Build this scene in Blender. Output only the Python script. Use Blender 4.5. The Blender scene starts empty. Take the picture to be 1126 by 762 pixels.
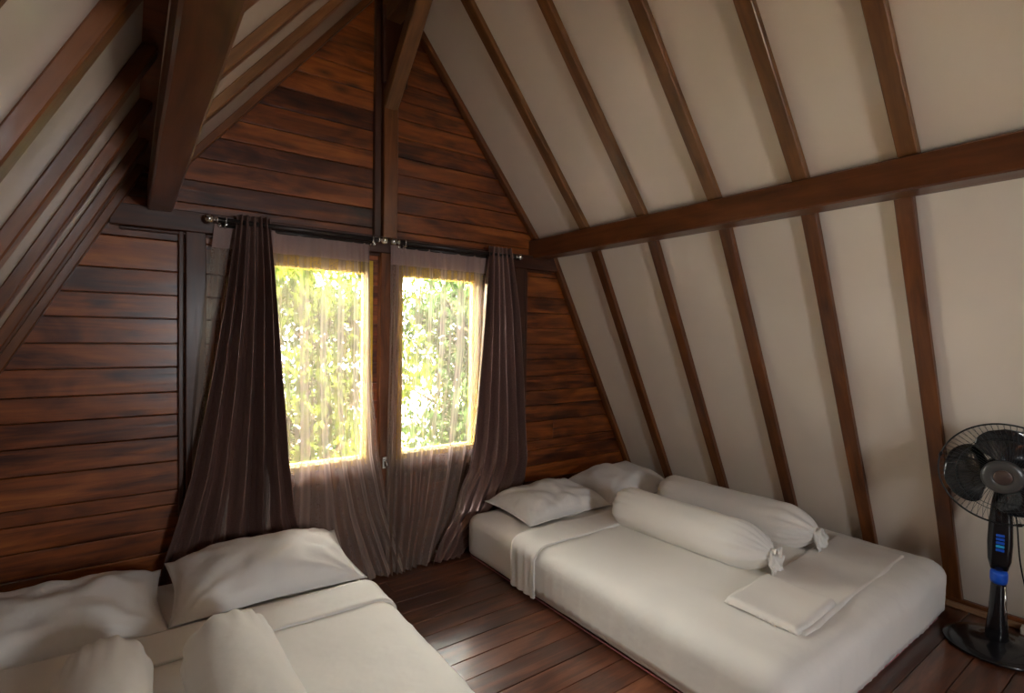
import bpy, bmesh, math, random
from math import sin, cos, pi, radians, sqrt, tan, atan2
from mathutils import Vector, Matrix, noise
random.seed(7)
SC = bpy.context.scene
COL = SC.collection
PI = pi
XC = 1.245          # centre line of the room
YW = 3.0            # inner face of the gable wall
YB = -2.2           # rear gable wall
H_CAM = 1.395

# ------------------------------------------------------------------ materials
def new_mat(name):
    m = bpy.data.materials.new(name); m.use_nodes = True
    nt = m.node_tree; nt.nodes.clear()
    out = nt.nodes.new('ShaderNodeOutputMaterial')
    return m, nt, out
def N(nt, typ, **kw):
    n = nt.nodes.new(typ)
    for k, v in kw.items():
        if k in n.inputs: n.inputs[k].default_value = v
        else: setattr(n, k, v)
    return n
def ramp(nt, stops):
    r = nt.nodes.new('ShaderNodeValToRGB')
    e = r.color_ramp.elements
    while len(e) < len(stops): e.new(0.5)
    for i, (p, c) in enumerate(stops):
        e[i].position = p; e[i].color = (*c, 1)
    return r
def wood(name, stops, rough=0.35, coat=0.0, coat_rough=0.15, grain=1.0, island=0.6, knots=0.0, bump=0.25, hue=0.0):
    """streaky timber whose grain runs along the object's local X"""
    m, nt, out = new_mat(name); L = nt.links.new
    b = N(nt, 'ShaderNodeBsdfPrincipled', Roughness=rough)
    b.inputs['Coat Weight'].default_value = coat
    b.inputs['Coat Roughness'].default_value = coat_rough
    tc = nt.nodes.new('ShaderNodeTexCoord'); geo = nt.nodes.new('ShaderNodeNewGeometry')
    oi = nt.nodes.new('ShaderNodeObjectInfo')
    add = N(nt, 'ShaderNodeMath', operation='ADD')
    L(geo.outputs['Random Per Island'], add.inputs[0]); L(oi.outputs['Random'], add.inputs[1])
    mul = N(nt, 'ShaderNodeMath', operation='MULTIPLY'); mul.inputs[1].default_value = 37.0
    L(add.outputs[0], mul.inputs[0])
    comb = nt.nodes.new('ShaderNodeCombineXYZ')
    for i in range(3): L(mul.outputs[0], comb.inputs[i])
    vadd = N(nt, 'ShaderNodeVectorMath', operation='ADD')
    L(tc.outputs['Object'], vadd.inputs[0]); L(comb.outputs[0], vadd.inputs[1])
    mp = nt.nodes.new('ShaderNodeMapping'); mp.inputs['Scale'].default_value = (1.6*grain, 22*grain, 22*grain)
    L(vadd.outputs[0], mp.inputs[0])
    n1 = N(nt, 'ShaderNodeTexNoise', Scale=1.0, Detail=6.0, Roughness=0.62, Distortion=0.9); L(mp.outputs[0], n1.inputs['Vector'])
    mp2 = nt.nodes.new('ShaderNodeMapping'); mp2.inputs['Scale'].default_value = (2.2, 7, 7)
    L(vadd.outputs[0], mp2.inputs[0])
    n2 = N(nt, 'ShaderNodeTexNoise', Scale=1.0, Detail=3.0, Roughness=0.5, Distortion=1.5); L(mp2.outputs[0], n2.inputs['Vector'])
    mixf = N(nt, 'ShaderNodeMath', operation='MULTIPLY_ADD'); mixf.inputs[1].default_value = 0.55
    L(n1.outputs[0], mixf.inputs[0])
    m3 = N(nt, 'ShaderNodeMath', operation='MULTIPLY'); m3.inputs[1].default_value = 0.45
    L(n2.outputs[0], m3.inputs[0]); L(m3.outputs[0], mixf.inputs[2])
    isl = N(nt, 'ShaderNodeMapRange'); isl.inputs['To Min'].default_value = -0.16*island; isl.inputs['To Max'].default_value = 0.16*island
    L(geo.outputs['Random Per Island'], isl.inputs['Value'])
    tot = N(nt, 'ShaderNodeMath', operation='ADD'); L(mixf.outputs[0], tot.inputs[0]); L(isl.outputs[0], tot.inputs[1])
    r = ramp(nt, stops); L(tot.outputs[0], r.inputs[0])
    col = r.outputs[0]
    if knots:
        mp3 = nt.nodes.new('ShaderNodeMapping'); mp3.inputs['Scale'].default_value = (3.0, 9, 9)
        L(vadd.outputs[0], mp3.inputs[0])
        v = N(nt, 'ShaderNodeTexVoronoi', Scale=1.0); L(mp3.outputs[0], v.inputs['Vector'])
        kr = ramp(nt, [(0.04, (0.18, 0.14, 0.12)), (0.24, (1, 1, 1))]); L(v.outputs['Distance'], kr.inputs[0])
        mx = N(nt, 'ShaderNodeMix', data_type='RGBA', blend_type='MULTIPLY'); mx.inputs[0].default_value = knots
        L(col, mx.inputs[6]); L(kr.outputs[0], mx.inputs[7]); col = mx.outputs[2]
    L(col, b.inputs['Base Color'])
    rr = N(nt, 'ShaderNodeMapRange'); rr.inputs['To Min'].default_value = rough-0.1; rr.inputs['To Max'].default_value = rough+0.15
    L(n2.outputs[0], rr.inputs['Value']); L(rr.outputs[0], b.inputs['Roughness'])
    bp = N(nt, 'ShaderNodeBump', Strength=bump, Distance=0.004); L(n1.outputs[0], bp.inputs['Height'])
    L(bp.outputs[0], b.inputs['Normal'])
    bp2 = N(nt, 'ShaderNodeBump', Strength=bump*0.5, Distance=0.004); L(n2.outputs[0], bp2.inputs['Height'])
    L(bp2.outputs[0], b.inputs['Coat Normal'])
    L(b.outputs[0], out.inputs[0])
    return m
def plain(name, color, rough=0.5, metallic=0.0, coat=0.0, bump=None, spec=0.5, sheen=0.0, var=0.06):
    m, nt, out = new_mat(name); L = nt.links.new
    b = N(nt, 'ShaderNodeBsdfPrincipled', Roughness=rough, Metallic=metallic)
    b.inputs['Coat Weight'].default_value = coat
    b.inputs['Sheen Weight'].default_value = sheen
    b.inputs['Specular IOR Level'].default_value = spec
    tc = nt.nodes.new('ShaderNodeTexCoord')
    n = N(nt, 'ShaderNodeTexNoise', Scale=3.0, Detail=4.0); L(tc.outputs['Object'], n.inputs['Vector'])
    lo = tuple(c*(1-var) for c in color); hi = tuple(min(1, c*(1+var)) for c in color)
    r = ramp(nt, [(0.3, lo), (0.7, hi)]); L(n.outputs[0], r.inputs[0]); L(r.outputs[0], b.inputs['Base Color'])
    if bump:
        sc, st, dist = bump
        n2 = N(nt, 'ShaderNodeTexNoise', Scale=sc, Detail=3.0); L(tc.outputs['Object'], n2.inputs['Vector'])
        bp = N(nt, 'ShaderNodeBump', Strength=st, Distance=dist); L(n2.outputs[0], bp.inputs['Height']); L(bp.outputs[0], b.inputs['Normal'])
    L(b.outputs[0], out.inputs[0])
    return m

M = {}
M['board'] = wood('varnished_boards', [(0.27, (0.014, 0.0035, 0.0018)), (0.42, (0.085, 0.018, 0.0035)), (0.58, (0.27, 0.066, 0.009)), (0.8, (0.52, 0.155, 0.022))], rough=0.34, coat=0.35, coat_rough=0.22, island=0.45, knots=0.8, bump=0.4)
M['post'] = wood('post_timber', [(0.3, (0.05, 0.014, 0.004)), (0.55, (0.18, 0.055, 0.012)), (0.8, (0.34, 0.12, 0.028))], rough=0.3, coat=0.3, island=0.0)
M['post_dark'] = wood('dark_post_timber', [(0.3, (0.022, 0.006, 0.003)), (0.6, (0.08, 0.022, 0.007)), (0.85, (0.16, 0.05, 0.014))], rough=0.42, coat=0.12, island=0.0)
M['rafter'] = wood('rafter_timber', [(0.25, (0.05, 0.017, 0.005)), (0.5, (0.18, 0.072, 0.019)), (0.8, (0.34, 0.15, 0.045))], rough=0.42, coat=0.1, island=0.0, knots=0.6)
M['rafter_red'] = wood('red_rafter_timber', [(0.25, (0.035, 0.009, 0.003)), (0.5, (0.14, 0.042, 0.009)), (0.8, (0.30, 0.10, 0.021))], rough=0.36, coat=0.2, island=0.0, knots=0.6)
M['purlin'] = wood('purlin_timber', [(0.25, (0.04, 0.011, 0.004)), (0.5, (0.13, 0.038, 0.010)), (0.8, (0.23, 0.075, 0.019))], rough=0.33, coat=0.2, island=0.0)
M['floor'] = wood('floor_boards', [(0.25, (0.026, 0.009, 0.005)), (0.45, (0.09, 0.027, 0.012)), (0.62, (0.20, 0.065, 0.027)), (0.8, (0.32, 0.12, 0.055))], rough=0.36, coat=0.75, coat_rough=0.20, island=0.5, knots=0.5, bump=0.3)
M['win_wood'] = wood('window_timber', [(0.3, (0.50, 0.31, 0.02)), (0.8, (0.78, 0.55, 0.05))], rough=0.5, island=0.0)
M['batten'] = wood('pale_batten', [(0.3, (0.22, 0.11, 0.05)), (0.8, (0.42, 0.24, 0.12))], rough=0.5, island=0.0)
M['lining'] = plain('cream_lining_panel', (0.80, 0.705, 0.60), rough=0.22, coat=0.5, bump=(1.6, 0.35, 0.02), var=0.02)
M['linen'] = plain('white_cotton', (0.83, 0.79, 0.74), rough=0.85, bump=(6.5, 0.5, 0.014), sheen=0.1, var=0.02)
M['linen_runner'] = plain('white_folded_cotton', (0.78, 0.73, 0.68), rough=0.85, bump=(14, 0.35, 0.005), sheen=0.1, var=0.03)
M['linen_blue'] = plain('pillow_cotton', (0.82, 0.79, 0.755), rough=0.8, bump=(8, 0.55, 0.014), sheen=0.1, var=0.02)
M['piping'] = plain('pink_piping', (0.45, 0.16, 0.18), rough=0.7)
M['black_plastic'] = plain('black_gloss_plastic', (0.010, 0.010, 0.012), rough=0.22, coat=0.4)
M['blade'] = plain('smoky_blade_plastic', (0.012, 0.015, 0.017), rough=0.16, coat=0.6)
M['wire'] = plain('dark_guard_wire', (0.035, 0.035, 0.035), rough=0.35, metallic=0.6)
M['grey_plastic'] = plain('grey_cap_plastic', (0.07, 0.065, 0.06), rough=0.3)
M['badge'] = plain('bronze_badge', (0.12, 0.085, 0.075), rough=0.3, metallic=0.6)
M['blue_plastic'] = plain('blue_plastic', (0.01, 0.10, 0.62), rough=0.3)
M['cyan_plastic'] = plain('cyan_button', (0.02, 0.40, 0.75), rough=0.3)
M['chrome'] = plain('brushed_chrome', (0.62, 0.60, 0.57), rough=0.22, metallic=1.0)
M['rod'] = plain('dark_rod_metal', (0.05, 0.042, 0.038), rough=0.35, metallic=0.7)
M['white_plastic'] = plain('ivory_plastic', (0.72, 0.66, 0.55), rough=0.4)
M['ground'] = plain('pale_earth_ground', (0.42, 0.36, 0.28), rough=0.9)
M['bark'] = plain('bark', (0.12, 0.08, 0.05), rough=0.9)
M['concealed'] = plain('roof_thatch', (0.12, 0.09, 0.06), rough=0.95)

def fabric_dark():
    m, nt, out = new_mat('plum_satin'); L = nt.links.new
    b = N(nt, 'ShaderNodeBsdfPrincipled', Roughness=0.30)
    b.inputs['Base Color'].default_value = (0.075, 0.042, 0.038, 1)
    b.inputs['Metallic'].default_value = 0.55
    b.inputs['Specular IOR Level'].default_value = 0.7
    tc = nt.nodes.new('ShaderNodeTexCoord')
    n = N(nt, 'ShaderNodeTexNoise', Scale=160.0, Detail=2.0); L(tc.outputs['Object'], n.inputs['Vector'])
    r = ramp(nt, [(0.3, (0.21, 0.125, 0.104)), (0.7, (0.30, 0.185, 0.155))]); L(n.outputs[0], r.inputs[0]); L(r.outputs[0], b.inputs['Base Color'])
    bp = N(nt, 'ShaderNodeBump', Strength=0.08, Distance=0.001); L(n.outputs[0], bp.inputs['Height']); L(bp.outputs[0], b.inputs['Normal'])
    L(b.outputs[0], out.inputs[0]); return m
M['satin'] = fabric_dark()
def fabric_sheer(name, col, base, edge):
    m, nt, out = new_mat(name); L = nt.links.new
    tr = N(nt, 'ShaderNodeBsdfTransparent')
    tr.inputs[0].default_value = (0.96, 0.92, 0.80, 1)
    di = N(nt, 'ShaderNodeBsdfDiffuse'); di.inputs[0].default_value = (*col, 1)
    tl = N(nt, 'ShaderNodeBsdfTranslucent'); tl.inputs[0].default_value = (*[min(1, c*1.1) for c in col], 1)
    a = N(nt, 'ShaderNodeMixShader'); a.inputs[0].default_value = 0.28
    L(di.outputs[0], a.inputs[1]); L(tl.outputs[0], a.inputs[2])
    lw = N(nt, 'ShaderNodeLayerWeight', Blend=0.35)
    mr = N(nt, 'ShaderNodeMapRange'); mr.inputs['To Min'].default_value = base; mr.inputs['To Max'].default_value = edge
    L(lw.outputs['Facing'], mr.inputs['Value'])
    tc = nt.nodes.new('ShaderNodeTexCoord')
    n = N(nt, 'ShaderNodeTexNoise', Scale=220.0, Detail=1.0); L(tc.outputs['Object'], n.inputs['Vector'])
    md = N(nt, 'ShaderNodeMath', operation='MULTIPLY_ADD'); md.inputs[1].default_value = 0.16; md.inputs[2].default_value = -0.08
    L(n.outputs[0], md.inputs[0])
    ad = N(nt, 'ShaderNodeMath', operation='ADD', use_clamp=True); L(mr.outputs[0], ad.inputs[0]); L(md.outputs[0], ad.inputs[1])
    x = N(nt, 'ShaderNodeMixShader'); L(ad.outputs[0], x.inputs[0]); L(tr.outputs[0], x.inputs[1]); L(a.outputs[0], x.inputs[2])
    L(x.outputs[0], out.inputs[0]); return m
M['sheer'] = fabric_sheer('taupe_voile', (0.46, 0.35, 0.30), 0.42, 1.15)
M['sheer_head'] = fabric_sheer('taupe_voile_heading', (0.42, 0.30, 0.275), 0.94, 0.99)
def glass():
    m, nt, out = new_mat('window_glass'); L = nt.links.new
    t = N(nt, 'ShaderNodeBsdfTransparent'); g = N(nt, 'ShaderNodeBsdfGlossy', Roughness=0.02)
    f = N(nt, 'ShaderNodeFresnel', IOR=1.45); x = N(nt, 'ShaderNodeMixShader')
    L(f.outputs[0], x.inputs[0]); L(t.outputs[0], x.inputs[1]); L(g.outputs[0], x.inputs[2]); L(x.outputs[0], out.inputs[0]); return m
M['glass'] = glass()
def leafmat(name, c1, c2):
    m, nt, out = new_mat(name); L = nt.links.new
    geo = nt.nodes.new('ShaderNodeNewGeometry'); r = ramp(nt, [(0.1, c1), (0.9, c2)])
    L(geo.outputs['Random Per Island'], r.inputs[0])
    d = N(nt, 'ShaderNodeBsdfDiffuse'); t = N(nt, 'ShaderNodeBsdfTranslucent'); x = N(nt, 'ShaderNodeMixShader'); x.inputs[0].default_value = 0.4
    L(r.outputs[0], d.inputs[0]); L(r.outputs[0], t.inputs[0]); L(d.outputs[0], x.inputs[1]); L(t.outputs[0], x.inputs[2]); L(x.outputs[0], out.inputs[0]); return m
M['leaf_a'] = leafmat('bright_leaves', (0.018, 0.034, 0.003), (0.13, 0.165, 0.02))
M['leaf_b'] = leafmat('cool_leaves', (0.014, 0.036, 0.009), (0.085, 0.145, 0.045))
def bambu(): return plain('stem_green', (0.25, 0.35, 0.08), rough=0.5)
M['stem'] = bambu()

# ------------------------------------------------------------------ helpers
def link(name, bm, mat, parent=None, smooth=False, loc=None, rot=None):
    me = bpy.data.meshes.new(name); bm.normal_update(); bm.to_mesh(me); bm.free()
    if smooth: me.polygons.foreach_set('use_smooth', [True]*len(me.polygons))
    o = bpy.data.objects.new(name, me); COL.objects.link(o)
    mats = mat if isinstance(mat, (list, tuple)) else [mat]
    for m_ in mats: me.materials.append(m_)
    if parent: o.parent = parent
    if loc is not None: o.location = loc
    if rot is not None: o.rotation_euler = rot
    return o
def thing(name, label, cat, loc=(0, 0, 0), rotz=0, group=None):
    o = bpy.data.objects.new(name, None); COL.objects.link(o); o.empty_display_size = 0.05
    o.location = loc; o.rotation_euler = (0, 0, rotz); o['label'] = label; o['category'] = cat
    if group: o['group'] = group
    return o
def tag(o, label, cat, group=None, kind=None):
    o['label'] = label; o['category'] = cat
    if group: o['group'] = group
    if kind: o['kind'] = kind
    return o
def struct(o, label=None, cat=None):
    o['kind'] = 'structure'
    if label: o['label'] = label; o['category'] = cat or 'wall'
    return o
def add_box(bm, c, s, bev=0.0):
    r = bmesh.ops.create_cube(bm, size=1.0, matrix=Matrix.Translation(c) @ Matrix.Diagonal((*s, 1)))
    if bev > 0:
        vs = set(r['verts']); es = [e for e in bm.edges if e.verts[0] in vs and e.verts[1] in vs]
        bmesh.ops.bevel(bm, geom=es, offset=bev, segments=2, profile=0.6, affect='EDGES')
def add_tube(bm, pts, rad, seg=8, caps=True):
    pts = [Vector(p) for p in pts]; n = len(pts)
    rads = rad if isinstance(rad, (list, tuple)) else [rad]*n
    rings = []; prev = None
    for i, p in enumerate(pts):
        t = (pts[min(i+1, n-1)]-pts[max(i-1, 0)]).normalized()
        if prev is None:
            a = Vector((0, 0, 1)) if abs(t.z) < 0.9 else Vector((1, 0, 0))
            u = t.cross(a).normalized()
        else:
            u = (prev - t*prev.dot(t)).normalized()
        prev = u; v = t.cross(u)
        rings.append([bm.verts.new(p + (u*cos(2*pi*k/seg)+v*sin(2*pi*k/seg))*rads[i]) for k in range(seg)])
    for i in range(n-1):
        for k in range(seg):
            bm.faces.new((rings[i][k], rings[i][(k+1) % seg], rings[i+1][(k+1) % seg], rings[i+1][k]))
    if caps:
        bm.faces.new(rings[0][::-1]); bm.faces.new(rings[-1])
def add_ring(bm, c, R_, r, seg=48, sub=6, M_=None):
    M_ = M_ or Matrix.Identity(4); rings = []
    for i in range(seg):
        a = 2*pi*i/seg; ring = []
        for k in range(sub):
            b = 2*pi*k/sub
            p = Vector(((R_+r*cos(b))*cos(a), (R_+r*cos(b))*sin(a), r*sin(b)))
            ring.append(bm.verts.new(Vector(c) + M_ @ p))
        rings.append(ring)
    for i in range(seg):
        for k in range(sub):
            bm.faces.new((rings[i][k], rings[(i+1) % seg][k], rings[(i+1) % seg][(k+1) % sub], rings[i][(k+1) % sub]))
def add_lathe(bm, prof, seg=32, M_=None):
    """profile of (radius, height) turned about local Z"""
    M_ = M_ or Matrix.Identity(4); rings = []
    for (r, z) in prof:
        if r < 1e-5: rings.append([bm.verts.new(M_ @ Vector((0, 0, z)))])
        else: rings.append([bm.verts.new(M_ @ Vector((r*cos(2*pi*k/seg), r*sin(2*pi*k/seg), z))) for k in range(seg)])
    for a, b in zip(rings, rings[1:]):
        for k in range(seg):
            k2 = (k+1) % seg
            if len(a) == 1 and len(b) == 1: continue
            if len(a) == 1: bm.faces.new((a[0], b[k2], b[k]))
            elif len(b) == 1: bm.faces.new((a[k], a[k2], b[0]))
            else: bm.faces.new((a[k], a[k2], b[k2], b[k]))
def add_grid(bm, fn, nu, nv, mat_fn=None, closed_u=False):
    vs = [[bm.verts.new(fn(i/nu, j/nv)) for j in range(nv+1)] for i in range(nu+(0 if closed_u else 1))]
    for i in range(nu):
        i2 = (i+1) % len(vs)
        for j in range(nv):
            f = bm.faces.new((vs[i][j], vs[i2][j], vs[i2][j+1], vs[i][j+1]))
            if mat_fn: f.material_index = mat_fn((i+.5)/nu, (j+.5)/nv)
    return vs
def solidify(o, th, offset=0.0):
    md = o.modifiers.new('thickness', 'SOLIDIFY'); md.thickness = th; md.offset = offset
def fbm(x, y, z, sc=1.0, o=3): return noise.fractal(Vector((x*sc, y*sc, z*sc)), 1.0, 2.0, o)
def timber(name, p0, p1, w, h, updir, mat, wob=0.002, seed=0, bev=0.004):
    """rough sawn beam from p0 to p1 (axis of its mesh = local X, depth = local Z)"""
    p0, p1 = Vector(p0), Vector(p1); d = p1-p0; Ln = d.length; x = d.normalized()
    y = Vector(updir).cross(x).normalized(); z = x.cross(y)
    n = max(3, int(Ln/0.12)); bm = bmesh.new(); rings = []
    cb = bev
    prof = [(-w/2+cb, -h/2), (w/2-cb, -h/2), (w/2, -h/2+cb), (w/2, h/2-cb), (w/2-cb, h/2), (-w/2+cb, h/2), (-w/2, h/2-cb), (-w/2, -h/2+cb)]
    for i in range(n+1):
        t = i/n*Ln
        oy = wob*2*noise.noise(Vector((t*1.1+seed*5, seed, 0))); 
        wl = 1+wob*8*noise.noise(Vector((t*2.3, seed*3+1, 7)))
        rings.append([bm.verts.new((t, a*wl+oy, b)) for a, b in prof])
    for i in range(n):
        for k in range(8): bm.faces.new((rings[i][k], rings[i][(k+1) % 8], rings[i+1][(k+1) % 8], rings[i+1][k]))
    bm.faces.new(rings[0][::-1]); bm.faces.new(rings[-1])
    bmesh.ops.recalc_face_normals(bm, faces=bm.faces)
    o = link(name, bm, mat)
    o.matrix_world = Matrix(((x.x, y.x, z.x, p0.x), (x.y, y.y, z.y, p0.y), (x.z, y.z, z.z, p0.z), (0, 0, 0, 1)))
    return o

# ------------------------------------------------------------------ the roof section
TU, TL = radians(51.1), radians(62.4)
UP = Vector((1.107, 2.085)); LP = Vector((1.275, 1.974))      # points on the rafters' inner faces, (distance from centre, height)
dU = Vector((cos(TU), -sin(TU))); dL = Vector((cos(TL), -sin(TL)))
nU = Vector((sin(TU), cos(TU))); nL = Vector((sin(TL), cos(TL)))   # outward normals
RD = 0.035                                                    # rafter depth below the lining
apexz = UP.y + UP.x*tan(TU)
def halfwidth(z):
    if z > 2.19: return max(0.0, (apexz - z)/tan(TU)) + RD/sin(TU)
    return LP.x + (LP.y - z)/tan(TL) + RD/sin(TL)

def slab(name, a, b, nrm, mat, y0=YB, y1=YW+0.12, th=0.03, side=1):
    """lining panel of one slope: section from a to b, thickness outwards"""
    bm = bmesh.new(); n = 48
    c0 = [a, b, b+nrm*th, a+nrm*th]; rings = []
    for j in range(n+1):
        y = y0+(y1-y0)*j/n
        rings.append([bm.verts.new((XC+side*p.x, y, p.y)) for p in c0])
    for j in range(n):
        for k in range(4): bm.faces.new((rings[j][k], rings[j][(k+1) % 4], rings[j+1][(k+1) % 4], rings[j+1][k]))
    bm.faces.new(rings[0]); bm.faces.new(rings[-1][::-1])
    bmesh.ops.recalc_face_normals(bm, faces=bm.faces)
    return link(name, bm, mat)
lowlen = (LP.y+0.03)/sin(TL)
for side, nm in ((-1, 'left'), (1, 'right')):
    a = UP+nU*RD; top = Vector((0, apexz + RD/cos(TU)))
    bot = a + dU*0.03
    struct(slab('ceiling' if side < 0 else 'ceiling', top, bot, nU, M['lining'], side=side))
    a2 = LP+nL*RD
    struct(slab('wall_'+nm, a2-dL*0.205, a2+dL*lowlen, nL, M['lining'], side=side))

# rafters
upY = [2.475, 1.995, 1.54, 1.122, 0.735, 0.30, -0.15, -0.62, -1.1, -1.6, -2.08]
loY = [2.53, 2.05, 1.58, 1.158, 0.79, 0.33, -0.13, -0.60, -1.1, -1.6, -2.08]
upYl = [2.36, 1.92, 1.47, 1.02, 0.57, 0.12, -0.33, -0.8, -1.25, -1.7, -2.1]
loYl = [2.58, 2.15, 1.74, 1.30, 0.86, 0.42, -0.03, -0.5, -1.0, -1.5, -2.08]
k = 0
def P3(side, p, y): return (XC+side*p.x, y, p.y)
for side in (-1, 1):
    for y in [YW-0.028]+(upY if side > 0 else upYl):
        k += 1
        w = 0.05 if y > 2.9 else 0.066
        tp = Vector((0.03, apexz-0.03*tan(TU))) + nU*RD/2; bt = UP + dU*0.03 + nU*RD/2
        yy = y + random.uniform(-.006, .006)*(y < 2.9)
        o = timber('trim_%d' % k, P3(side, tp, yy), P3(side, bt, yy + (0 if y > 2.9 else random.uniform(-.008, .008))), w, RD, (side*nU.x, 0, nU.y), M['rafter_red'] if y > 2.9 else M['rafter'], seed=k)
        struct(o)
    for y in [YW-0.028]+(loY if side > 0 else loYl):
        k += 1
        w = 0.05 if y > 2.9 else 0.066
        tp = LP - dL*0.20 + nL*RD/2; bt = LP + dL*(lowlen-0.045) + nL*RD/2
        o = timber('trim_%d' % k, P3(side, tp, y), P3(side, bt, y + (0 if y > 2.9 else 0.045)), w, RD, (side*nL.x, 0, nL.y), M['rafter_red'], seed=k)
        struct(o)
# purlins, ridge, diagonal brace, closing strips
for side in (-1, 1):
    k += 1
    struct(timber('trim_%d' % k, (XC+side*(1.145 if side > 0 else 1.128), YB, 2.0205), (XC+side*(1.145 if side > 0 else 1.128), YW+.01, 2.0205), 0.13 if side > 0 else 0.096, 0.129, (0, 0, 1), M['purlin'], seed=k, wob=0.003, bev=0.007))
    bm = bmesh.new(); add_box(bm, (XC+side*1.205, (YB+YW)/2, 2.172), (0.20, YW-YB+0.22, 0.03))
    k += 1; struct(link('trim_%d' % k, bm, M['purlin']))  # closes the step; dark wood colour stands in for the purlin's shadow
k += 1; struct(timber('trim_%d' % k, (XC, YB, apexz-0.17), (XC, YW, apexz-0.17), 0.09, 0.14, (0, 0, 1), M['rafter'], seed=k))
k += 1; struct(timber('trim_%d' % k, (XC, 2.99, 2.735), (XC, 2.36, 3.36), 0.085, 0.085, (0, 0, 1), M['rafter'], seed=k, bev=0.006))
# posts and rails on the gable wall
def upright(x, z0, z1, w, d, mat, y=None):
    global k
    k += 1
    return struct(timber('trim_%d' % k, (x, (y or YW)-d/2+0.005, z0), (x, (y or YW)-d/2+0.005, z1), w, d, (0, 1, 0), mat, seed=k))
upright(1.247, 1.97, apexz-0.12, 0.088, 0.06, M['post'])
upright(1.178, 1.97, apexz-0.10, 0.040, 0.035, M['post_dark'])
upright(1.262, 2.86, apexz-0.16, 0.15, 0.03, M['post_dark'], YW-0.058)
upright(1.2435, 0.0, 1.875, 0.098, 0.05, M['post'])
for s in (-1, 1):
    upright(XC+s*0.985, 0.0, 1.875, 0.085, 0.045, M['post_dark'])
    upright(XC+s*1.045, 0.0, 1.875, 0.022, 0.035, M['post_dark'])
k += 1; struct(timber('trim_%d' % k, (XC-1.315, YW-0.022, 1.925), (XC+1.315, YW-0.022, 1.925), 0.098, 0.05, (0, 1, 0), M['post_dark'], seed=k))
k += 1; struct(timber('trim_%d' % k, (XC-1.28, YW-0.012, 1.867), (XC+1.28, YW-0.012, 1.867), 0.014, 0.03, (0, 1, 0), M['post_dark'], seed=k))

# ------------------------------------------------------------------ gable walls of boards, with window openings
WIN = [(0.56, 1.165), (1.325, 1.935)]; WZ0, WZ1 = 0.63, 1.83
def gable(name, yin, depth, openings, mat, bh=0.1125, seed=0, joints=()):
    rnd = random.Random(seed); bm = bmesh.new(); z = 0.0
    def span(x0, x1, z0, z1):
        # clip the board's ends to the roof slope
        g = 0.0015
        def clipx(x, zz):
            h = halfwidth(zz)-0.001
            return max(XC-h, min(XC+h, x))
        xs0, xs1 = x0+g, x1-g
        a, b = clipx(xs0, z0), clipx(xs1, z0); c, d = clipx(xs1, z1), clipx(xs0, z1)
        if b-a < 0.01 or c-d < 0.0: return
        yj = yin + rnd.uniform(0, 0.003)
        y0_, y1_ = (yj, yj+depth) if depth > 0 else (yj+depth, yj)
        bb = bmesh.new()
        A = [bb.verts.new(p) for p in ((a, y0_, z0+g), (b, y0_, z0+g), (c, y0_, z1-g), (d, y0_, z1-g))]
        B = [bb.verts.new(p) for p in ((a, y1_, z0+g), (b, y1_, z0+g), (c, y1_, z1-g), (d, y1_, z1-g))]
        bb.faces.new(A[::-1]); bb.faces.new(B)
        for i in range(4): bb.faces.new((A[i], A[(i+1) % 4], B[(i+1) % 4], B[i]))
        bmesh.ops.recalc_face_normals(bb, faces=bb.faces)
        es = [e for e in bb.edges if abs(e.verts[0].co.y-e.verts[1].co.y) < 1e-6]
        bmesh.ops.bevel(bb, geom=es, offset=0.0035, segments=2, profile=0.5, affect='EDGES')
        me = bpy.data.meshes.new('t'); bb.to_mesh(me); bb.free(); bm.from_mesh(me); bpy.data.meshes.remove(me)
    zs = [0.0]
    while zs[-1] < apexz:
        zs.append(zs[-1]+bh*rnd.uniform(0.93, 1.07))
    marks = sorted(set([round(o[2], 4) for o in openings]+[round(o[3], 4) for o in openings]))
    for mk in marks:
        i = min(range(len(zs)), key=lambda q: abs(zs[q]-mk)); zs[i] = mk
    zs = sorted(set(zs))
    for z0, z1 in zip(zs, zs[1:]):
        zm = (z0+z1)/2; h = halfwidth(z0)
        cuts = [XC-h, XC+h]+[j for j in joints if abs(j-XC) < h and (z1 < 1.92 or j == 1.245)]
        if rnd.random() < .22: cuts.append(XC+rnd.uniform(-h, h))
        op = [o for o in openings if o[2] <= zm <= o[3]]
        for o in op: cuts += [o[0], o[1]]
        cuts = sorted(cuts)
        for x0, x1 in zip(cuts, cuts[1:]):
            xm = (x0+x1)/2
            if x1-x0 < 0.02 or any(o[0] < xm < o[1] for o in op): continue
            span(x0, x1, z0, z1)
    return struct(link(name, bm, mat))
gable('wall_back', YW, 0.03, [(a, b, WZ0, WZ1) for a, b in WIN], M['board'], seed=3, joints=(0.26, 1.245, 2.23))
DX0, DX1, DZ0, DZ = 0.75, 1.30, 1.0, 1.85
gable('wall_front', YB, -0.03, [(DX0, DX1, DZ0, DZ)], M['board'], seed=5, joints=(1.245,))
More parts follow.
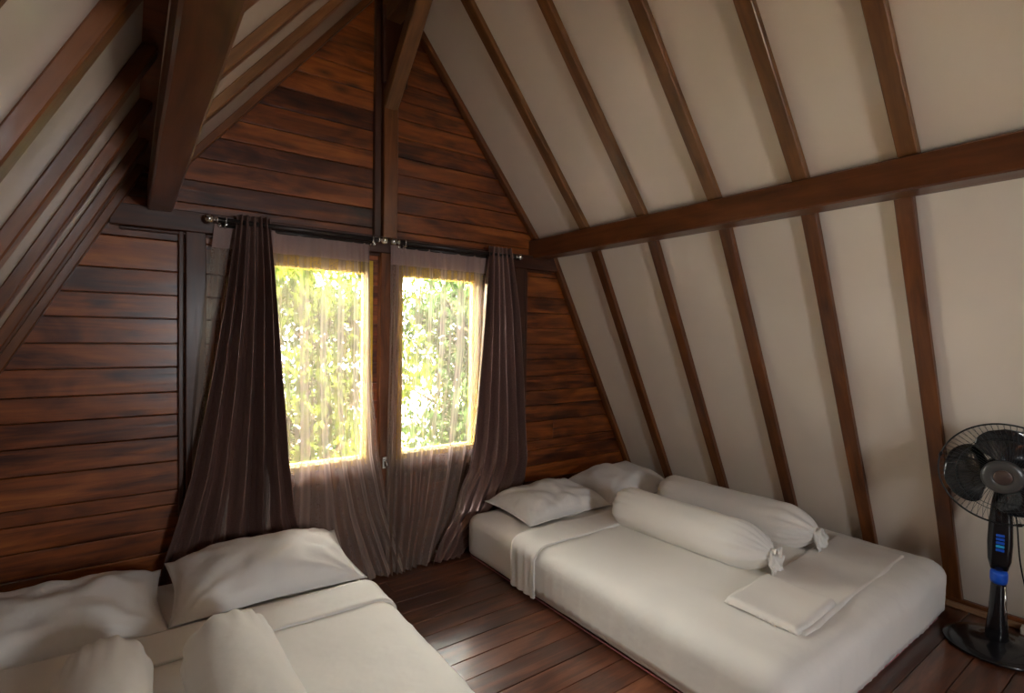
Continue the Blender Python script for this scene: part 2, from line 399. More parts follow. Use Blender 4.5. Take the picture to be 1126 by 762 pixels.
# outer skins so that no daylight leaks between the boards
def skin(name, y, openings, mat, th):
    bm = bmesh.new(); zs = sorted(set([0, 2.19, 2.1901, apexz+0.0]+[o[2] for o in openings]+[o[3] for o in openings]+[0.5, 1, 1.5, 2.5, 3.0]))
    for z0, z1 in zip(zs, zs[1:]):
        zm = (z0+z1)/2; op = [o for o in openings if o[2] < zm < o[3]]
        cuts = sorted([-9, 9]+[c for o in op for c in (o[0], o[1])])
        for x0, x1 in zip(cuts, cuts[1:]):
            if any(o[0] < (x0+x1)/2 < o[1] for o in op): continue
            h0, h1 = halfwidth(z0+1e-5), halfwidth(z1-1e-5)
            q = [(max(x0, XC-h0), z0), (min(x1, XC+h0), z0), (min(x1, XC+h1), z1), (max(x0, XC-h1), z1)]
            A = [bm.verts.new((x, y, z)) for x, z in q]; B = [bm.verts.new((x, y+th, z)) for x, z in q]
            bm.faces.new(A); bm.faces.new(B[::-1])
            for i in range(4): bm.faces.new((A[i], A[(i+1) % 4], B[(i+1) % 4], B[i]))
    bmesh.ops.recalc_face_normals(bm, faces=bm.faces)
    return struct(link(name, bm, mat))
skin('trim_%d' % (k+1), YW+0.034, [(a, b, WZ0, WZ1) for a, b in WIN], M['post_dark'], 0.03)
skin('trim_%d' % (k+2), YB-0.064, [(DX0, DX1, DZ0, DZ)], M['post_dark'], 0.03); k += 2

# windows
for i, (a, b) in enumerate(WIN):
    xm = (a+b)/2; zm = (WZ0+WZ1)/2
    w = bpy.data.objects.new('window_%d' % (i+1), None); COL.objects.link(w); w.location = (xm, YW, WZ0); struct(w)
    hw, hh = (b-a)/2, WZ1-WZ0
    bm = bmesh.new(); fw = 0.030; yy = 0.06
    for s in (-1, 1): add_box(bm, (s*(hw-fw/2), yy, hh/2), (fw, 0.12, hh), 0.003)
    add_box(bm, (0, yy, hh-0.035), (2*hw-2*fw, 0.12, 0.07), 0.003); add_box(bm, (0, yy, fw/2), (2*hw-2*fw, 0.12, fw), 0.003)
    link('window_frame', bm, M['win_wood'], w)
    bm = bmesh.new(); add_box(bm, (0, 0.075, hh/2), (2*hw-2*fw, 0.004, hh-2*fw)); link('pane', bm, M['glass'], w)
    bm = bmesh.new(); add_box(bm, (0, -0.012, -0.035), (2*hw+0.03, 0.028, 0.07), 0.003); link('window_rail', bm, M['post'], w)
    bm = bmesh.new(); add_box(bm, (0, -0.018, -0.10), (2*hw+0.03, 0.048, 0.022), 0.004); link('window_sill', bm, M['post'], w)

# rear window frame (behind the camera, daylight enters through it)
bm = bmesh.new()
for x in (DX0+0.03, DX1-0.03): add_box(bm, (x, YB-0.03, (DZ+DZ0)/2), (0.06, 0.12, DZ-DZ0), 0.004)
for z in (DZ0+0.03, DZ-0.03): add_box(bm, ((DX0+DX1)/2, YB-0.03, z), (DX1-DX0-0.12, 0.12, 0.06), 0.004)
struct(link('window_3', bm, M['post_dark']))

# floor boards along X
def floor_boards():
    bm = bmesh.new(); rnd = random.Random(11); y = YB-0.05; hw = halfwidth(0)+0.02
    while y < YW:
        w = rnd.choice((0.118, 0.125, 0.132)); y1 = min(y+w, YW+0.02)
        cuts = [XC-hw]; x = XC-hw + rnd.uniform(0.6, 2.2)
        while x < XC+hw-0.3: cuts.append(x); x += rnd.uniform(1.4, 2.4)
        cuts.append(XC+hw)
        for a, b in zip(cuts, cuts[1:]):
            bb = bmesh.new(); zt = -rnd.uniform(0, 0.0015)
            add_box(bb, ((a+b)/2, (y+y1)/2, zt-0.0125), (b-a-0.0015, y1-y-0.003, 0.025), 0.0025)
            me = bpy.data.meshes.new('t'); bb.to_mesh(me); bb.free(); bm.from_mesh(me); bpy.data.meshes.remove(me)
        y = y1
    return struct(link('floor', bm, M['floor']))
floor_boards()
bm = bmesh.new(); add_box(bm, (XC, (YB+YW)/2, -0.05), (2*halfwidth(0)+0.3, YW-YB+0.4, 0.03)); k += 1
struct(link('trim_%d' % k, bm, M['post_dark']))
# baseboards: pale batten lying along the foot of the slope, darker board behind it
for side, nm in ((1, 'right'), (-1, 'left')):
    xb = XC+side*(halfwidth(0.02)-0.075)
    struct(timber('baseboard_'+nm, (xb, YB, 0.014), (xb, YW-0.06, 0.014), 0.03, 0.026, (0, 0, 1), M['batten'], seed=4, wob=0.004))
    k += 1; struct(timber('trim_%d' % k, (xb+side*0.036, YB, 0.02), (xb+side*0.036, YW-0.06, 0.02), 0.03, 0.045, (0, 0, 1), M['purlin'], seed=9))

# ------------------------------------------------------------------ curtain rods
def curtain_rod(x0, x1, label):
    t = thing('curtain_rod', label, 'curtain rod', (x0, 2.90, 1.932), 0, 'double curtain rods')
    Ln = x1-x0
    bm = bmesh.new(); add_tube(bm, [(0, 0, 0.008), (Ln, 0, 0.008)], 0.0125, 16); link('front_rod', bm, M['rod'], t, True)
    bm = bmesh.new(); add_tube(bm, [(0.02, 0.035, -0.012), (Ln-0.02, 0.035, -0.012)], 0.009, 14); link('rear_rod', bm, M['rod'], t, True)
    for x, s in ((0, -1), (Ln, 1)):
        bm = bmesh.new()
        add_lathe(bm, [(0, 0), (.016, 0), (.016, .006), (.009, .010), (.009, .018), (.018, .022), (.023, .034), (.021, .048), (.012, .056), (0, .058)], 20, Matrix.Translation((x, 0, 0.008)) @ Matrix.Rotation(s*pi/2, 4, 'Y'))
        link('finial', bm, M['chrome'], t, True)
        bm = bmesh.new()
        add_lathe(bm, [(0, 0), (.012, 0), (.014, .010), (.008, .018), (0, .020)], 14, Matrix.Translation((x+(-s)*0.02, 0.035, -0.012)) @ Matrix.Rotation(s*pi/2, 4, 'Y'))
        link('end_cap', bm, M['chrome'], t, True)
        bx = x - s*0.035
        bm = bmesh.new()
        add_box(bm, (bx, 0.035, -0.012), (0.012, 0.10, 0.010), 0.002); add_box(bm, (bx, 0.049, -0.004), (0.010, 0.03, 0.016), 0.002)
        add_ring(bm, (bx, 0, 0.008), 0.016, 0.004, 20, 6, Matrix.Rotation(pi/2, 4, 'Y'))
        add_ring(bm, (bx, 0.035, -0.012), 0.012, 0.0035, 20, 6, Matrix.Rotation(pi/2, 4, 'Y'))
        link('bracket', bm, M['chrome'], t, True)
    return t
curtain_rod(0.345, 1.155, 'dark double curtain rod with metal knobs over the left window')
curtain_rod(1.285, 2.135, 'dark double curtain rod with metal knobs over the right window')

# ------------------------------------------------------------------ curtains
def interp(tab, z):
    """tab: list of (z, value) sorted from top to bottom; smooth interpolation"""
    if z >= tab[0][0]: return tab[0][1]
    if z <= tab[-1][0]: return tab[-1][1]
    for (z0, v0), (z1, v1) in zip(tab, tab[1:]):
        if z0 >= z >= z1:
            t = (z0-z)/(z0-z1); return v0+(v1-v0)*t
def curtain_mesh(bm, xl, xr, yc, folds, amp, ztop, zbot, nu=260, nv=90, seed=0, sharp=1.0, drift=0.25, matsplit=None, ymax=2.972, behind=None, gather=None):
    ph = seed*1.7
    def fn(u, v):
        z = ztop + (zbot-ztop)*v
        x0, x1 = interp(xl, z), interp(xr, z)
        A = interp(amp, z)
        # folds of uneven width that shift slowly on their way down
        w = u + 0.35/folds*noise.noise(Vector((u*folds*0.5, ph, 0))) + drift/folds*noise.noise(Vector((u*folds*0.35, v*1.3, ph+3)))*min(1, v*1.5)
        a = 2*pi*folds*w
        s_ = sin(a); c_ = cos(a)
        s_ = math.copysign(abs(s_)**sharp, s_)
        am = A*(0.75+0.5*noise.noise(Vector((u*folds*0.7+9, v*1.5, ph))))
        x = x0+(x1-x0)*(gather(u) if gather else u) + 0.10*am*sin(2*a)*min(1, v*3)
        y = interp(yc, z) + am*s_ + 0.25*A*noise.noise(Vector((u*6, z*2.2, ph)))
        y = min(y, ymax)
        if behind:                                  # where a bed head stands in front, the cloth is pressed back
            bx0, bx1, by = behind
            q = max(0, min(1, (0.55-z)/0.2)) * max(0, min(1, (x-bx0+0.06)/0.06)) * max(0, min(1, (bx1+0.06-x)/0.06))
            lo = by+0.012; yy_ = lo + (y-2.78)/(ymax-2.78)*(ymax-lo); y = y+(max(lo, yy_)-y)*q
        return Vector((x, y, z))
    return add_grid(bm, fn, nu, nv, matsplit)

# blackout curtains
def dark_curtain(label, xl, xr, yc, amp, folds, zt, zb, seed, behind=None):
    bm = bmesh.new()
    curtain_mesh(bm, xl, xr, yc, folds, amp, zt, zb, nu=300, nv=110, seed=seed, sharp=0.8, ymax=2.955, behind=behind)
    o = link('blackout_curtain', bm, M['satin'], None, True); solidify(o, 0.002)
    return tag(o, label, 'curtain', 'dark blackout curtains')
dark_curtain('dark plum satin curtain at the left window, spreading out behind the left bed',
    [(1.98, .430), (1.55, .375), (1.15, .315), (.72, .235), (.35, .135), (0.01, .06)],
    [(1.98, .578), (1.70, .598), (1.24, .622), (.76, .655), (.45, .695), (.25, .755), (.10, .84), (0.01, .88)],
    [(1.98, 2.90), (1.5, 2.862), (.5, 2.85), (0.01, 2.86)], [(1.98, .022), (1.6, .045), (.8, .062), (0.01, .070)], 5.5, 1.978, 0.012, 2, (-0.715, 0.885, 2.82))
dark_curtain('dark plum satin curtain beside the right bed, hem swept onto the floor',
    [(1.99, 1.918), (1.57, 1.862), (.92, 1.808), (.72, 1.785), (.51, 1.738), (.24, 1.62), (.10, 1.53), (0.01, 1.475)],
    [(1.99, 2.10), (1.52, 2.155), (.90, 2.215), (.40, 2.26), (.25, 2.22), (.12, 1.98), (0.01, 1.72)],
    [(1.99, 2.90), (1.5, 2.865), (.6, 2.86), (.30, 2.88), (0.1, 2.86), (0.01, 2.82)], [(1.99, .022), (1.6, .042), (.8, .055), (.3, .05), (0.01, .035)], 5.0, 1.99, 0.012, 5, (1.725, 3.3, 2.845))
# voile curtains with pleated heading
def sheer(label, xl, xr, yc, amp, folds, seed, behind=None, gather=None):
    bm = bmesh.new(); zt, zb = 1.925, 0.010
    curtain_mesh(bm, xl, xr, yc, folds, amp, zt, zb, nu=280, nv=100, seed=seed, sharp=2.4, drift=0.8, behind=behind, gather=gather,
                 matsplit=lambda u, v: 1 if v < 0.063 else 0, ymax=2.946)
    o = link('sheer_curtain', bm, [M['sheer'], M['sheer_head']], None, True)
    return tag(o, label, 'curtain', 'sheer voile curtains')
sheer('sheer taupe voile curtain across the left window, trailing on the floor',
    [(1.93, .335), (1.5, .29), (.9, .245), (0.01, .22)],
    [(1.93, 1.115), (1.2, 1.13), (.7, 1.17), (.38, 1.225), (.15, 1.29), (0.01, 1.33)],
    [(1.93, 2.935), (.8, 2.93), (.3, 2.90), (0.12, 2.865), (0.01, 2.83)], [(1.93, .009), (1.7, .017), (.8, .032), (.3, .045), (0.01, .05)], 7.5, 11, (-0.715, 0.885, 2.82), lambda u: 0.45*u+0.55*(1-(1-u)**2.0))
sheer('sheer taupe voile curtain across the right window, gathered at the centre post',
    [(1.93, 1.245), (1.2, 1.245), (.7, 1.235), (.33, 1.215), (0.01, 1.20)],
    [(1.93, 1.925), (1.3, 1.915), (.92, 1.865), (.55, 1.80), (.29, 1.73), (.08, 1.62), (0.01, 1.58)],
    [(1.93, 2.935), (.8, 2.93), (.3, 2.905), (0.12, 2.88), (0.01, 2.85)], [(1.93, .009), (1.7, .017), (.8, .032), (.3, .045), (0.01, .05)], 7.5, 23, None, lambda u: 0.45*u+0.55*u**2.0)

# catch on the centre post
t = thing('window_latch', 'small silver window catch screwed to the centre post between the windows', 'latch', (1.224, 2.944, 0.635))
bm = bmesh.new(); add_box(bm, (0, 0.002, 0), (0.030, 0.008, 0.070), 0.002); link('plate', bm, M['chrome'], t)
bm = bmesh.new(); add_tube(bm, [(0, -0.002, 0.012), (0, -0.018, 0.012), (0.006, -0.022, -0.006), (0.009, -0.022, -0.028)], 0.006, 10); link('lever', bm, M['chrome'], t, True)

# ------------------------------------------------------------------ beds
def rounded_slab(cx, cy, z0, z1, sx, sy, r, step=0.035, puff=0.0, seed=0, ztop_noise=0.0):
    """dense box with rounded edges and corners; returns bmesh"""
    bm = bmesh.new(); nx, ny, nz = int(sx/step), int(sy/step), max(3, int((z1-z0)/step))
    hx, hy, hz = sx/2, sy/2, (z1-z0)/2; cz = (z0+z1)/2
    cache = {}
    def vert(i, j, l):
        key = (i, j, l)
        if key in cache: return cache[key]
        p = Vector((-hx+2*hx*i/nx, -hy+2*hy*j/ny, -hz+2*hz*l/nz))
        q = Vector((max(-hx+r, min(hx-r, p.x)), max(-hy+r, min(hy-r, p.y)), max(-hz+r*0.6, min(hz-r*0.8, p.z))))
        d = p-q
        if d.length > 1e-9:
            # push the surface point out to the rounded shell
            dn = Vector((d.x/r, d.y/r, d.z/(r*0.8 if p.z > 0 else r*0.6)))
            m_ = max(abs(dn.x), abs(dn.y), abs(dn.z)); ln = dn.length
            dn = dn*(m_/ln)
            p = q+Vector((dn.x*r, dn.y*r, dn.z*(r*0.8 if p.z > 0 else r*0.6)))
        cache[key] = bm.verts.new((cx+p.x, cy+p.y, cz+p.z)); return cache[key]
    for l in (0, nz):
        for i in range(nx):
            for j in range(ny):
                f = (vert(i, j, l), vert(i+1, j, l), vert(i+1, j+1, l), vert(i, j+1, l))
                bm.faces.new(f if l else f[::-1])
    for j in (0, ny):
        for i in range(nx):
            for l in range(nz):
                f = (vert(i, j, l), vert(i+1, j, l), vert(i+1, j, l+1), vert(i, j, l+1))
                bm.faces.new(f if j == 0 else f[::-1])
    for i in (0, nx):
        for j in range(ny):
            for l in range(nz):
                f = (vert(i, j, l), vert(i, j+1, l), vert(i, j+1, l+1), vert(i, j, l+1))
                bm.faces.new(f[::-1] if i == 0 else f)
    bm.normal_update()
    return bm
def cut(bm, co, no):
    bmesh.ops.bisect_plane(bm, geom=bm.verts[:]+bm.edges[:]+bm.faces[:], plane_co=co, plane_no=no, clear_outer=True)
def push(bm, fn):
    bm.normal_update(); mv = [(v, v.co+v.normal*fn(v.co)) for v in bm.verts]
    for v, c in mv: v.co = c
def bed(x0, x1, y0, y1, h, label_m, label_b, seed, foldY, bandY):
    cx, cy, sx, sy = (x0+x1)/2, (y0+y1)/2, x1-x0, y1-y0
    t = thing('mattress', label_m, 'bed', (cx, cy, 0), 0, 'low mattress beds')
    bm = rounded_slab(0, 0, 0.004, h, sx, sy, 0.075, 0.032)
    push(bm, lambda c: 0.004*fbm(c.x, c.y+seed, c.z, 4)+0.006*(abs(noise.noise(Vector((c.x*3, c.y*3+seed, c.z*16))))**0.7 if c.z < h-0.03 else 0))
    link('mattress_body', bm, M['linen'], t, True)
    # fitted sheet's stretched ridges near the floor and a dark pink piping
    bm = bmesh.new(); r = 0.075; pts = []
    for (qx, qy, a0) in ((sx/2-r, sy/2-r, 0), (-sx/2+r, sy/2-r, 90), (-sx/2+r, -sy/2+r, 180), (sx/2-r, -sy/2+r, 270)):
        for s in range(7):
            a = radians(a0+15*s); pts.append((qx+cos(a)*(r-0.010), qy+sin(a)*(r-0.010), 0.012))
    pts.append(pts[0]); add_tube(bm, pts, 0.003, 6, caps=False); link('piping', bm, M['piping'], t, True)
    # blanket
    bm = rounded_slab(cx, cy, -0.05, h+0.014, sx+0.026, sy+0.026, 0.085, 0.026)
    cut(bm, (0, foldY, 0), (0, 1, 0)); cut(bm, (0, 0, 0.065), (0, 0, -1))
    def wr(c):
        side = 1.0 if c.z < h-0.03 else 0.0
        w = 0.006*fbm(c.x+seed, c.y, c.z, 2.6) + 0.0035*fbm(c.x*0.6+seed, c.y*2, 0, 9) + 0.005*abs(noise.noise(Vector((c.x*4+c.y*1.5, c.y*2.2-c.x, seed+c.z*3))))**0.6
        if side and c.y < foldY:   # small hanging ripples near the fold, dying towards the foot
            fade = max(0, 1-(foldY-c.y)/0.8) if abs(c.x-cx) > sx/2-0.09 else 0.25
            w += 0.009*fade*sin((c.y if abs(c.x-cx) > sx/2-.09 else c.x)*95+3*noise.noise(Vector((c.y*6, c.z*3, seed))))*min(1, (h-0.02-c.z)*12)
        # soft diagonal creases
        w += 0.004*max(0, noise.noise(Vector((c.x*2.2+c.y*3.1, c.x*0.6-c.y*0.5, seed+4))))**0.7
        return w
    push(bm, wr)
    o = link('bed_blanket', bm, M['linen'], None, True); solidify(o, 0.006, 1)
    tag(o, label_b, 'blanket', 'white bed blankets')
    # turned-down band of the blanket: its own doubled layer
    bm = rounded_slab(cx, cy, -0.05, h+0.030, sx+0.054, sy+0.05, 0.095, 0.02)
    cut(bm, (0, bandY, 0), (0.03, 1, 0)); cut(bm, (0, foldY-0.03, 0), (-0.02, -1, 0)); cut(bm, (0, 0, 0.03), (0, 0, -1))
    push(bm, lambda c: 0.004*fbm(c.x+seed, c.y, c.z, 5) + (0.0065 if c.z < h-.03 else 0.0035)*sin(c.y*110+2.5*noise.noise(Vector((c.x*2, c.z*5, seed))))*(1 if c.z < h-.03 else 0.35))
    o2 = link('turned_band', bm, M['linen'], None, True); solidify(o2, 0.014, -0.6)
    o2.parent = o
    return t
RB = (1.725, 3.335, 0.825, 2.845); LB = (-0.715, 0.885, 0.70, 2.82)
HB = 0.27
bed(*RB, HB, 'low white mattress lying on the floor under the right roof slope', 'white blanket spread over the right mattress and turned down below the pillows', 1.3, 2.17, 2.37)
bed(*LB, HB, 'low white mattress in the left foreground, its right edge along the bare floor', 'white blanket spread over the left mattress and turned down below the pillows', 7.9, 2.09, 2.28)

def pillow(label, cx, cy, zb, L_, W_, H_, rotz, tilt=(0, 0), seed=0, flange=0.03):
    bm = bmesh.new(); nu, nv = 56, 44
    def prof(u, v):
        a = max(0.0, 1-abs(u)**2.6); b = max(0.0, 1-abs(v)**2.6)
        return (a*b)**0.5
    def surf(sgn):
        def fn(s, t_):
            u, v = 2*s-1, 2*t_-1
            # pinched waist between pointed corners
            px = u*(1-0.075*(1-abs(v)**1.5)*abs(u)**3); py = v*(1-0.085*(1-abs(u)**1.5)*abs(v)**3)
            x, y = px*L_/2, py*W_/2
            th = prof(min(1, abs(u)*1.07), min(1, abs(v)*1.07))
            n_ = noise.noise(Vector((x*7+seed, y*7, sgn*2)))
            rad = sqrt(u*u+v*v)
            # creases radiating from the corners
            cr = 0.0
            for qx, qy in ((1, 1), (1, -1), (-1, 1), (-1, -1)):
                dx, dy = u-qx, v-qy; dd = sqrt(dx*dx+dy*dy); an = atan2(dy, dx)
                cr += math.exp(-dd*2.2)*sin(an*13+seed+qx*2+qy)*min(1, dd*4)
            z = sgn*th*H_/2*(1 if sgn > 0 else 0.55) + th*(0.022*n_ + 0.020*cr) + 0.009*noise.noise(Vector((x*14+seed, y*11, 3+sgn)))*min(1, th*2.5) + 0.008*min(1, th*2.5)*abs(noise.noise(Vector((x*9+y*6+seed, y*5-x*4, 8))))**0.6
            droop = -0.012*(1-th) + sgn*0.0028*min(1, (1-max(abs(u), abs(v)))*22)
            return Vector((x, y, z+droop))
        return fn
    A = add_grid(bm, surf(1), nu, nv); B = add_grid(bm, surf(-1), nu, nv)
    for f in list(bm.faces)[nu*nv:]: f.normal_flip()
    bmesh.ops.remove_doubles(bm, verts=bm.verts, dist=1e-5)
    o = link('pillow', bm, M['linen_blue'], None, True)
    o.rotation_euler = (tilt[0], tilt[1], rotz)
    o.location = (cx, cy, zb)
    return tag(o, label, 'pillow', 'white bed pillows')
pillow('white pillow at the head of the right bed, nearest the window curtain', 2.225, 2.61, HB+0.05, 0.72, 0.48, 0.20, 0.02, (0.06, 0), 1.1)
pillow('white pillow at the head of the right bed, against the roof slope', 2.93, 2.635, HB+0.055, 0.70, 0.48, 0.23, -0.05, (0.10, 0.0), 5.2)
pillow('plump white pillow on the left bed nearest the sheer curtains', 0.50, 2.555, HB+0.06, 0.76, 0.52, 0.20, -0.02, (0.11, 0.0), 9.4)
pillow('flatter white pillow on the left bed cut by the left edge of the photo', -0.27, 2.55, HB+0.045, 0.78, 0.50, 0.19, 0.02, (0.10, 0), 13.7)

def bolster(label, cx, cy, z, L_, R_, rotz, seed, tie=-1):
    """case tied at one end; axis along local Y"""
    t = thing('bolster', label, 'bolster pillow', (cx, cy, z), rotz, 'long white bolsters')
    bm = bmesh.new(); nu, nv = 64, 90
    def fn(s, t_):
        a = 2*pi*s; y = (t_-0.5)*L_; e = abs(2*t_-1)
        near = t_ < 0.5
        if near: r = R_*(1-0.70*max(0, (e-0.62)/0.38)**2.3)
        else: r = R_*sqrt(max(0.0004, 1-max(0, (e-0.74)/0.26)**2.6))
        g = max(0, (e-0.55)/0.45)
        r *= 1 + (0.12 if near else 0.06)*g*(sin(a*13+3*sin(a*2+seed))+0.6*noise.noise(Vector((cos(a)*6, sin(a)*6, seed))))*(1 if e < 0.999 else 0)
        r *= 1+0.045*noise.noise(Vector((cos(a)*1.6+seed, sin(a)*1.6, y*3.2))) + 0.02*noise.noise(Vector((cos(a)*4, sin(a)*4, y*9+seed)))
        zz = r*sin(a)
        zz = max(zz, -R_*0.80)
        return Vector((r*cos(a)*1.04, y, zz))
    vs = add_grid(bm, fn, nu, nv, closed_u=True)
    bm.faces.new([v[0] for v in vs]); bm.faces.new([v[-1] for v in vs][::-1])
    bmesh.ops.recalc_face_normals(bm, faces=bm.faces)
    link('bolster_case', bm, M['linen'], t, True)
    bm = bmesh.new()
    def ruf(s, t_):
        a = 2*pi*s; r = R_*0.29 + R_*0.20*t_; r *= 1+0.16*t_*sin(a*8+2*sin(a*2+seed))+0.7*t_*noise.noise(Vector((cos(a)*2.5+seed, sin(a)*2.5, 1+2*t_)))
        return Vector((r*cos(a), -L_/2+0.004-0.038*t_, max(-R_*0.8, r*sin(a)-0.035*t_)))
    add_grid(bm, ruf, 72, 8, closed_u=True)
    o = link('tied_ruffle', bm, M['linen'], t, True); solidify(o, 0.003)
    return t
bolster('long white bolster on the right bed, the one nearer the middle of the room', 2.43, 1.72, HB+0.014+0.097, 0.93, 0.118, 0.04, 2.0)
bolster('long white bolster on the right bed, beside the roof slope', 2.90, 1.745, HB+0.014+0.095, 0.97, 0.116, 0.03, 6.0)
bolster('white bolster in the left foreground, next to the plump pillow', 0.262, 1.45, HB+0.014+0.101, 1.0, 0.124, 0.03, 11.0)
bolster('white bolster in the left foreground, cut by the bottom edge below the flatter pillow', -0.07, 1.52, HB+0.014+0.093, 1.0, 0.112, -0.02, 15.0)

# folded sheet across the foot of the right bed
def runner():
    t = thing('folded_sheet', 'long folded white sheet lying across the foot of the right bed', 'folded sheet', (2.0, 1.07, HB+0.020))
    def lay(name, x0, x1, z0, th, yo0, yo1, w, seed):
        bm = bmesh.new()
        def fn(u, v):
            x = x0+(x1-x0)*u; yc_ = yo0+(yo1-yo0)*u
            y = yc_+(v-0.5)*(w+0.02*noise.noise(Vector((x*3, seed, 0)))) 
            ex = min(u, 1-u)*(x1-x0); ey = min(v, 1-v)*w
            rr = th/1.2; e = min(1, ex/rr) if ex < rr else 1; e2 = min(1, ey/rr) if ey < rr else 1
            z = z0 + th*(1+0.5*noise.noise(Vector((x*5, y*6, seed+3))))*sqrt(max(0, 1-(1-e)**2))*sqrt(max(0, 1-(1-e2)**2)) + 0.004*noise.noise(Vector((x*7, y*9, seed)))
            return Vector((x, y, z))
        add_grid(bm, fn, 90, 40)
        # closed underside
        def fb(u, v):
            p = fn(u, v); return Vector((p.x, p.y, z0-0.004))
        n0 = len(bm.faces); add_grid(bm, fb, 90, 40)
        bm.faces.ensure_lookup_table()
        for f in list(bm.faces)[n0:]: f.normal_flip()
        bmesh.ops.remove_doubles(bm, verts=bm.verts, dist=0.0045)
        link(name, bm, M['linen_runner'], t, True)
    lay('sheet_layer', 0.03, 1.21, 0.0, 0.014, 0.00, 0.05, 0.33, 1)
    lay('doubled_end', 0.0, 0.36, 0.012, 0.026, 0.0, 0.012, 0.30, 4)
runner()

# ------------------------------------------------------------------ pedestal fan
def fan():
    t = thing('pedestal_fan', 'black standing fan with blue switch panel beside the right bed', 'fan', (3.20, 0.60, 0.0))
    # base
    bm = bmesh.new(); add_lathe(bm, [(0, .004), (.185, .004), (.192, .010), (.190, .018), (.165, .030), (.10, .040), (.055, .046), (.045, .056), (0, .058)], 56)
    link('base', bm, M['black_plastic'], t, True)
    # telescopic column with a flared foot, leaning a little into the room
    LEAN = Vector((-0.135, -0.028, .83)).normalized(); LM = Vector((0, 0, 1)).rotation_difference(LEAN).to_matrix().to_4x4()
    def LV(v): return LM @ Vector(v)
    bm = bmesh.new(); add_lathe(bm, [(0, .05), (.042, .05), (.040, .09), (.031, .20), (.026, .32), (.024, .335), (0, .336)], 28, LM)
    link('column', bm, M['black_plastic'], t, True)
    bm = bmesh.new(); add_tube(bm, [LV((-.016, -.036, .08)), LV((-.013, -.0275, .20)), LV((-.010, -.023, .32))], [.006, .0055, .005], 8); link('column_trim', bm, M['chrome'], t, True)
    bm = bmesh.new(); add_lathe(bm, [(0, .330), (.029, .330), (.031, .345), (.031, .372), (.027, .385), (0, .386)], 28, LM)
    link('height_collar', bm, M['blue_plastic'], t, True)
    bm = bmesh.new(); add_tube(bm, [LV((0, 0, .38)), LV((0, 0, .46))], .013, 16); link('inner_pole', bm, M['chrome'], t, True)
    # direction from the fan to the viewer's side
    f = Vector((-0.975, -0.19, -0.02)).normalized(); r = Vector((0, 0, 1)).cross(f).normalized(); u = f.cross(r)
    F = Matrix(((r.x, u.x, f.x), (r.y, u.y, f.y), (r.z, u.z, f.z))).to_4x4()   # local Z = facing
    # control box
    box = bmesh.new(); prev = None
    secs = [(.395, .030, .030), (.44, .040, .034), (.52, .043, .036), (.62, .040, .036), (.70, .034, .034), (.75, .026, .030)]
    for (z, a, b) in secs:
        ring = []
        for q in range(24):
            an = 2*pi*q/24; c, s = cos(an), sin(an)
            px = math.copysign(abs(c)**0.5, c)*a; py = math.copysign(abs(s)**0.5, s)*b
            off = f*(0.012*(z-.4)/.3)
            ring.append(box.verts.new(LV((0, 0, z))+r*px+Vector((f.x, f.y, 0)).normalized()*py+off*0))
        if prev:
            for q in range(24): box.faces.new((prev[q], prev[(q+1) % 24], ring[(q+1) % 24], ring[q]))
        else: box.faces.new(ring[::-1])
        prev = ring
    box.faces.new(prev); bmesh.ops.recalc_face_normals(box, faces=box.faces)
    ctl = link('control_box', box, M['black_plastic'], t, True)
    for i in range(5):
        bm = bmesh.new(); add_box(bm, (0, 0, 0), (0.028, 0.010, 0.011), 0.002)
        o = link('speed_button', bm, M['cyan_plastic'] if i == 1 else M['blue_plastic'], ctl)
        o.matrix_local = Matrix.Translation(Vector((f.x, f.y, 0)).normalized()*0.036+LV((0, 0, .492+.017*i))) @ Matrix.Rotation(atan2(r.y, r.x), 4, 'Z')
    HC = Vector((-0.135, -0.028, .842))
    hub0 = HC + f*0.085
    def at(z, c=hub0): return Matrix.Translation(c+f*z) @ F
    # motor housing
    bm = bmesh.new(); add_lathe(bm, [(0, -.135), (.030, -.133), (.050, -.122), (.060, -.10), (.064, -.07), (.058, -.045), (.03, -.04), (0, -.04)], 32, at(0)); link('motor_housing', bm, M['black_plastic'], t, True)
    bm = bmesh.new(); add_tube(bm, [HC-f*0.015+Vector((0, 0, -.115)), HC-f*0.015+Vector((0, 0, -.03))], [.022, .026], 16); link('neck', bm, M['black_plastic'], t, True)
    # guards
    R0 = 0.212
    def guard(name, front):
        bm = bmesh.new(); sg = 1 if front else -1
        def pt(rad, a):
            tt = rad/R0; dep = (0.055 if front else 0.045)*(1-tt**3.2)
            return (at(0.0) @ Vector((rad*cos(a), rad*sin(a), sg*(dep+0.004))))
        nw = 64
        for i in range(nw):
            a = 2*pi*i/nw; pts = [pt(0.055+(R0-0.055)*j/9, a+0.32*(j/9)*(1 if front else 0)) for j in range(10)]
            add_tube(bm, pts, 0.0007, 4, caps=False)
        add_ring(bm, hub0+f*sg*0.004, R0, 0.0030, 72, 8, F.to_3x3())
        add_ring(bm, hub0+f*sg*(0.004+(0.055 if front else 0.045)*(1-(0.15/R0)**3.2)), 0.15, 0.0014, 60, 6, F.to_3x3())
        add_ring(bm, hub0+f*sg*(0.004+(0.055 if front else 0.045)), 0.055, 0.0022, 40, 6, F.to_3x3())
        return link(name, bm, M['wire'], t, True)
    guard('front_guard', True); guard('rear_guard', False)
    for a in (radians(165), radians(45), radians(285)):
        c = hub0 + (F @ Vector((R0*cos(a), R0*sin(a), 0)))
        b2 = bmesh.new(); add_box(b2, (0, 0, 0), (0.012, 0.020, 0.016), 0.003)
        bmesh.ops.transform(b2, matrix=Matrix.Translation(c) @ F @ Matrix.Rotation(a, 4, 'Z'), verts=b2.verts)
        link('guard_clip', b2, M['black_plastic'], t)
